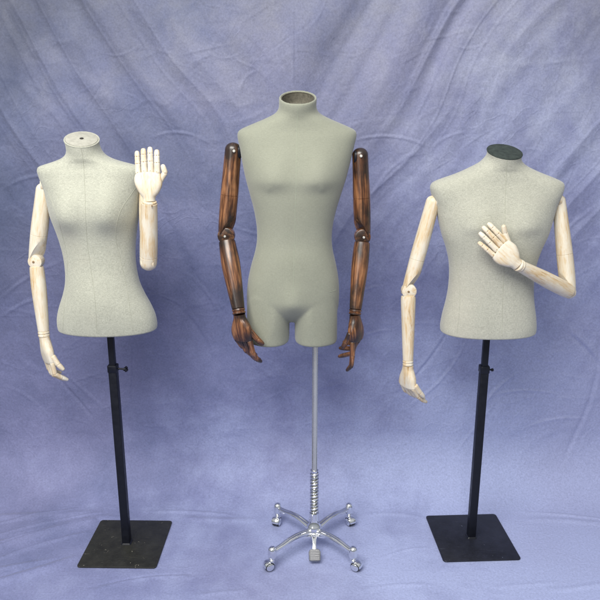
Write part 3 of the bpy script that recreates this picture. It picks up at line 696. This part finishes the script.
straight_arm(fC, (233.2, 150), (226, 235.5), (238.3, 308.5), (16.0, 17.4, 16.8, 16.0, 18.6, 12.6), M_dark, M_pin, D2+.005, 1, .50, (-.60, -.80, .1),
             ((8, 20, 22), (16, 22, 24), (24, 22, 24), (32, 24, 24)), v=(.12, -.02, -1), tsign=-1, spreads=(1, 0, -1, -3), thumb=(.62, .42, .30, 10), sc=1.12, plen=.088, lens=(1.15, 1.25, 1.2, 1.05), hpin=M_hole, Yw=D2-.09, kn=.037)
straight_arm(fC, (360.2, 155), (362.8, 236.5), (355.5, 309), (15.4, 17.0, 16.4, 15.2, 16.8, 12.0), M_dark, M_pin, D2+.005, -1, .50, (.80, -.60, .1),
             ((4, 6, 34), (20, 52, 0), (36, 50, 0), (46, 40, 15)), v=(.09, -.04, -1), tsign=1, spreads=(3, 0, -2, -4), thumb=(.62, .10, .5, 10), sc=1.10, plen=.088, lens=(1.3, 1.25, 1.15, 1.0), hpin=M_hole, Yw=D2-.06, kn=.034)
for (px, py, s) in ((241, 152, -1), (354, 157, 1)):
    P = at(px, py, D2-.002); bm = bmesh.new()
    rings(bm, [sect(0, 0, z, a, a*.8, 2.6, 28) for z, a in ((0, .019), (.002, .021), (.008, .021), (.010, .018))])
    cyl(bm, (0, 0, .004), (0, 0, .030), .009)
    rbox(bm, 0, 0, .026, .030, .006, .024, .002)
    br = link('shoulder_bracket', bm, M_black, fC, frame(P, (s, 0, 0), (0, 0, 1)))
    Q = at(px+s*7, py-1, D2-.022); disc_pin('pin', Q, (0, -1, 0), .0048, .010, M_pin, br)

# chrome stand
Xs = .056
ztop = at(300, 338, D2).z+.12; zs0 = at(300, 513, D2).z; zs1 = at(300, 471, D2).z
bm = bmesh.new(); cyl(bm, (0, 0, zs1-.05), (0, 0, ztop), .0108, k=32, bev=.1); link('pole', bm, M_steel, fC, T((Xs, D2, 0)))
bm = bmesh.new(); cyl(bm, (0, 0, zs0-.01), (0, 0, zs1-.001), .0112, k=28); pts = []
turns = 13
for i in range(turns*20+1):
    a = i/20*2*PI; pts.append((.0148*math.cos(a), .0148*math.sin(a), zs0+.002+(zs1-zs0-.008)*i/(turns*20)))
spr_in = link('spring_core', bm, M_steel, fC, T((Xs, D2, 0)))
bm = bmesh.new(); tube(bm, pts, .0031, 8); link('spring', bm, M_chrome, fC, T((Xs, D2, 0)))
bm = bmesh.new(); lathe(bm, [(.010, zs1-.004), (.0155, zs1-.003), (.0155, zs1+.004), (.0120, zs1+.006)], k=28); link('top_ring', bm, M_chrome, fC, T((Xs, D2, 0)))
zh = .085
bm = bmesh.new(); lathe(bm, [(.026, zh-.03), (.030, zh-.022), (.030, zh+.004), (.0275, zh+.012), (.021, zh+.020), (.0175, zs0-.018), (.0165, zs0-.004), (.0185, zs0-.002), (.0185, zs0+.003), (.014, zs0+.004)], k=36)
link('hub', bm, M_chrome, fC, T((Xs, D2, 0)))
casters = [(-.161, -.143, 205), (.145, -.143, 330), (-.150, .150, 250), (.150, .150, 300)]
for (cx, cy, ry) in casters:
    E = Vector((cx, cy, 0)); d = E.normalized(); Ln = E.length; side = Vector((-d.y, d.x, 0))
    prof_ = [(.018, .074, .0165, .011), (.05, .080, .0150, .010), (.09, .086, .0135, .009), (.13, .085, .0125, .0085), (.17, .078, .0115, .0085), (Ln-.006, .074, .0105, .009)]
    rs = []
    for (q, z, a, b) in cr(prof_, 5):
        rs.append([d*q+Vector((0, 0, z))+side*p.x+Vector((0, 0, 1))*p.y for p in sect(0, 0, 0, a, b, 2.6, 24)])
    bm = bmesh.new(); rings(bm, rs); 
    # raised rib along the top
    tube(bm, [d*q+Vector((0, 0, z+b*.85)) for (q, z, a, b) in cr(prof_, 5)][2:-2], .0036, 8)
    lg = link('leg', bm, M_chrome, fC, T((Xs, D2, 0)))
    o = T((Xs+cx, D2+cy, 0))
    bm = bmesh.new(); lathe(bm, [(.007, .050), (.0145, .052), (.0162, .057), (.0165, .078), (.0150, .088), (.0105, .0945), (.004, .0975)], k=28); link('caster_cap', bm, M_chrome, lg, o)
    a = math.radians(ry); off = Vector((math.cos(a), math.sin(a), 0))*.014
    axis = Vector((-math.sin(a), math.cos(a), 0))
    Wc = T((Xs+cx+off.x, D2+cy+off.y, .0192)) @ Matrix.Scale(.88, 4)
    bm = bmesh.new()
    for sgn in (-1, 1):
        lathe(bm, [(.004, .0022), (.0185, .0022), (.0208, .005), (.0208, .0125), (.018, .0155), (.004, .0165)], M=frame((0, 0, 0), axis*sgn, (0, 0, 1)), k=32)
    link('caster_wheel', bm, M_rubber, lg, Wc)
    # chrome hood over the twin wheels
    bm = bmesh.new(); Fh = frame((0, 0, 0), axis, (0, 0, 1))
    for sgn in (-1, 1):
        lathe(bm, [(.002, .0160), (.013, .0168), (.0175, .0172), (.0150, .0195), (.008, .0215), (.002, .022)], M=frame((0, 0, 0), axis*sgn, (0, 0, 1)), k=28)
    R = []
    for i in range(15):
        t = math.radians(-72+i*11.5)
        dirv = Fh.to_3x3() @ Vector((math.cos(t), math.sin(t), 0))
        R.append([dirv*r+axis*h for r, h in ((.0222, -.0175), (.0248, -.012), (.0255, 0), (.0248, .012), (.0222, .0175), (.0214, .012), (.0214, -.012))])
    rings(bm, R)
    cyl(bm, Vector((-off.x, -off.y, .012)), Vector((-off.x, -off.y, .034)), .0055, k=16)
    cyl(bm, Vector((-off.x, -off.y, .018)), Vector((-off.x, -off.y, .027)), .0115, k=20)
    link('caster_hood', bm, M_chrome, lg, Wc)
# foot pedal at the front
bm = bmesh.new()
rbox(bm, 0, -.030, .062, .086, .012, .010, .002)
rs = []
for (y, z, a, b) in cr([(-.02, .070, .011, .006), (-.045, .066, .0095, .005), (-.068, .052, .0075, .004), (-.082, .040, .008, .0035)], 5):
    rs.append([Vector((p.x, y, z+p.y)) for p in sect(0, 0, 0, a, b, 3, 20)])
rings(bm, rs); ped = link('pedal_lever', bm, M_chrome, fC, T((Xs, D2, 0)))
bm = bmesh.new()
R = Matrix.Rotation(math.radians(24), 4, 'X')
pad = [(-.52, -.5), (-.3, -.56), (.3, -.56), (.52, -.5), (.56, .25), (.42, .5), (.2, .56), (-.2, .56), (-.42, .5), (-.56, .25)]
rings(bm, [[Vector((x*.042*k, y*.046*k, z)) for x, y in pad] for k, z in ((.95, -.004), (1, -.002), (1, .002), (.94, .004))])
for i in range(6): cyl(bm, (-.017, -.018+i*.0072, .004), (.017, -.018+i*.0072, .004), .0017, k=8)
link('pedal_pad', bm, plain('worn_pedal_metal', (.30, .30, .31), .45, 1), ped, T((Xs+.001, D2-.100, .028)) @ R)

# ================================================================== RIGHT: male form
D3 = 2.345
fR = thing('dress_form', (.700, D3, 0), 'linen male dress form with a pale wooden hand laid across its chest', 'dress form', GROUP)
flat_stand(fR, .700, 2.352, .90, M_plate_r, math.radians(2.6), at(300, 366, D3).z, 1, False)
cxR = lambda z: .700-(z-.87)*.010+.009*max(0, min(1, (z-1.42)/.08))
rowsM = [(151.5, 17.2, .056, .056, 2, -.026), (156, 16.9, .055, .056, 2, -.023), (160, 18.8, .057, .058, 2, -.018), (164.5, 24, .061, .062, 2, -.011), (169, 33, .065, .067, 2, -.004), (173.5, 43.5, .069, .072, 2.0, 0),
         (178, 55.5, .073, .076, 2.08, .003), (181.2, 62.8, .076, .080, 2.2, .005), (184.0, 66.0, .079, .083, 2.3, .006), (188.5, 66.6, .083, .088, 2.4, .006), (195, 64.7, .089, .094, 2.45, .006), (206, 60.2, .098, .1, 2.45, .006), (220, 56.5, .107, .102, 2.4, .004), (234, 52.4, .111, .1, 2.35, 0),
         (248, 47, .108, .094, 2.3, 0), (262, 43.2, .102, .088, 2.25, 0), (277, 41.9, .098, .085, 2.2, 0), (291, 42.3, .098, .088, 2.2, 0), (303, 43.8, .1, .095, 2.25, 0), (315, 46.0, .102, .102, 2.3, 0), (325, 47.2, .103, .105, 2.3, 0), (330, 47.0, .102, .104, 2.3, 0)]
zq = at(300, 222, D3).z
bumpsM = [(-.085, zq, .019, .062, .07, .030), (.085, zq, .019, .062, .07, .030)]
rs = finish_bottom(torso_rings(rowsM, D3, cxR, .40, bumpsM, .085, sidetilt=-.06))
bm = bmesh.new(); rings(bm, rs); bvhM = BVHTree.FromBMesh(bm); ringM = [p.copy() for p in rs[0]]
torR = link('torso', bm, M_lin_m, fR)
neck_cap(ringM, M_capdark, fR, M_capdark, False, 1.05)
seam(torR, bvhM, D3, [(507, 160), (506, 180), (505, 205), (505, 235), (504, 270), (502.5, 300), (502, 336)], torR, M_seam, .0008)
seam(torR, bvhM, D3, [(443, 218), (449, 240), (456, 262), (460, 290), (459, 315), (457, 333)], torR, M_seam, .0006)
straight_arm(fR, (433, 202), (408.3, 290.5), (408, 360), (14, 15.2, 14.4, 14.2, 13.8, 10.8), M_pale, M_brass, D3+.005, 1, .62, (-.82, -.57, .0),
             ((34, 14, 8), (38, 18, 10), (34, 22, 12), (28, 24, 14)), v=(.02, .02, -1), tsign=-1, spreads=(2, 1, 0, -1), thumb=(.80, .20, .55, 8), sc=1.08, plen=.082, kn=.0390, flare=.84, finger_r=.0088, lens=(1.15, 1.2, 1.15, 1.0))
shoulder_plate(fR, at(438, 198, D3+.008), .034, M_pale, -1)
# --- arm folded across the chest
sh = at(559, 201, D3+.005); el = at(568.5, 291, D3-.03); wr = at(521, 266.5, D3-.145)
w = mm(15.2, 250, D3)/2; d = (el-sh).normalized()
limb('upper_arm', sh, el+d*.014, (1, 0, 0), [(0, w*.80, w*.85), (.25, w*.92, w*.95), (.6, w*1.04, w*1.02), (.85, w*1.02, w*1.0), (1, w*.85, w*.95)], M_pale, fR, r0=w*.8, r1=w*.4, grooves=(.56,), cuts=[(el-d*.010-Vector((.004, 0, 0)), Vector((-.80, -.25, .0)) + d*.45)])
shoulder_plate(fR, at(556, 198, D3+.008), .034, M_pale, 1)
bm = bmesh.new(); r = w*.86
lathe(bm, [(r*.8, -.020), (r*.95, -.018), (r, -.013), (r, .013), (r*.95, .018), (r*.8, .020)], k=32)
kn = link('elbow_joint', bm, M_pale, fR, frame(el, (.15, 1, .1), (0, 0, 1)))
disc_pin('pin', el+Vector((.001, -.0205, -.002)), (0, -1, -.1), .0034, .004, M_brass, kn)
e = (wr-el).normalized()
limb('forearm', el+e*.010-Vector((0, .012, 0)), wr-e*.001, (0, 0, 1), [(0, w*.95, w*.9), (.15, w*1.02, w*.95), (.5, w*.98, w*.95), (1, w*.74, w*.74)], M_pale, fR, r0=w*.8)
r = w*.76
bm = bmesh.new(); lathe(bm, [(r*.85, 0), (r*1.02, .002), (r*1.05, .007), (r*.93, .0092), (r*.93, .0102), (r*1.05, .0125), (r*1.02, .018), (r*.85, .020)], k=30)
link('wrist_joint', bm, M_pale, fR, frame(wr, e, (0, 0, 1)))
hv = (at(495.7, 243.5, D3-.150)-at(519.6, 265, D3-.150)).normalized()
hand(wr+e*.018, hv, (0.05, -1, .05), 1, M_pale, fR, sc=1.04, curls=((4, 7, 7), (3, 6, 7), (3, 6, 7), (4, 8, 7)), spreads=(6, 5, 4, 0), thumb=(.84, .42, .02, -14), pinm=M_brass, plen=.088, kn=.0385, lens=(1.0, 1.04, .98, .80), finger_r=.0097)

# ================================================================== light
w = bpy.data.worlds.new('World'); S.world = w; w.use_nodes = True
nt = w.node_tree; bg = nt.nodes['Background']; bg.inputs[1].default_value = .74
tc = nt.nodes.new('ShaderNodeTexCoord'); sp = nt.nodes.new('ShaderNodeSeparateXYZ'); nt.links.new(tc.outputs['Generated'], sp.inputs[0])
mr = nt.nodes.new('ShaderNodeMapRange'); mr.inputs[1].default_value = -1; mr.inputs[2].default_value = 1; nt.links.new(sp.outputs[2], mr.inputs[0])
wr_ = ramp(nt, [(.0, (.10, .10, .10)), (.46, (.14, .15, .14)), (.54, (.34, .37, .40)), (.66, (.66, .69, .73)), (1.0, (.95, .97, .98))]); nt.links.new(mr.outputs[0], wr_.inputs[0])
nt.links.new(wr_.outputs[0], bg.inputs[0])
def area(name, loc, tgt, sx, sy, power, col):
    l = bpy.data.lights.new(name, 'AREA'); l.shape = 'RECTANGLE'; l.size = sx; l.size_y = sy; l.energy = power; l.color = col
    o = bpy.data.objects.new(name, l); COL.objects.link(o); o.location = loc
    o.rotation_euler = (Vector(tgt)-Vector(loc)).to_track_quat('-Z', 'Y').to_euler(); return o
area('overhead_softbox', (-.75, .05, 3.5), (.1, 2.4, .8), 2.5, 1.5, 172, (1, .985, .94))
area('front_softbox', (-1.9, -1.2, 2.2), (0, 2.4, .8), 1.2, 1.4, 22, (1, .98, .95))
S.view_settings.view_transform = 'Standard'; S.view_settings.look = 'None'; S.view_settings.gamma = 1; S.view_settings.exposure = 0
S.render.engine = 'CYCLES'
S.render.resolution_x = 1024; S.render.resolution_y = 1024
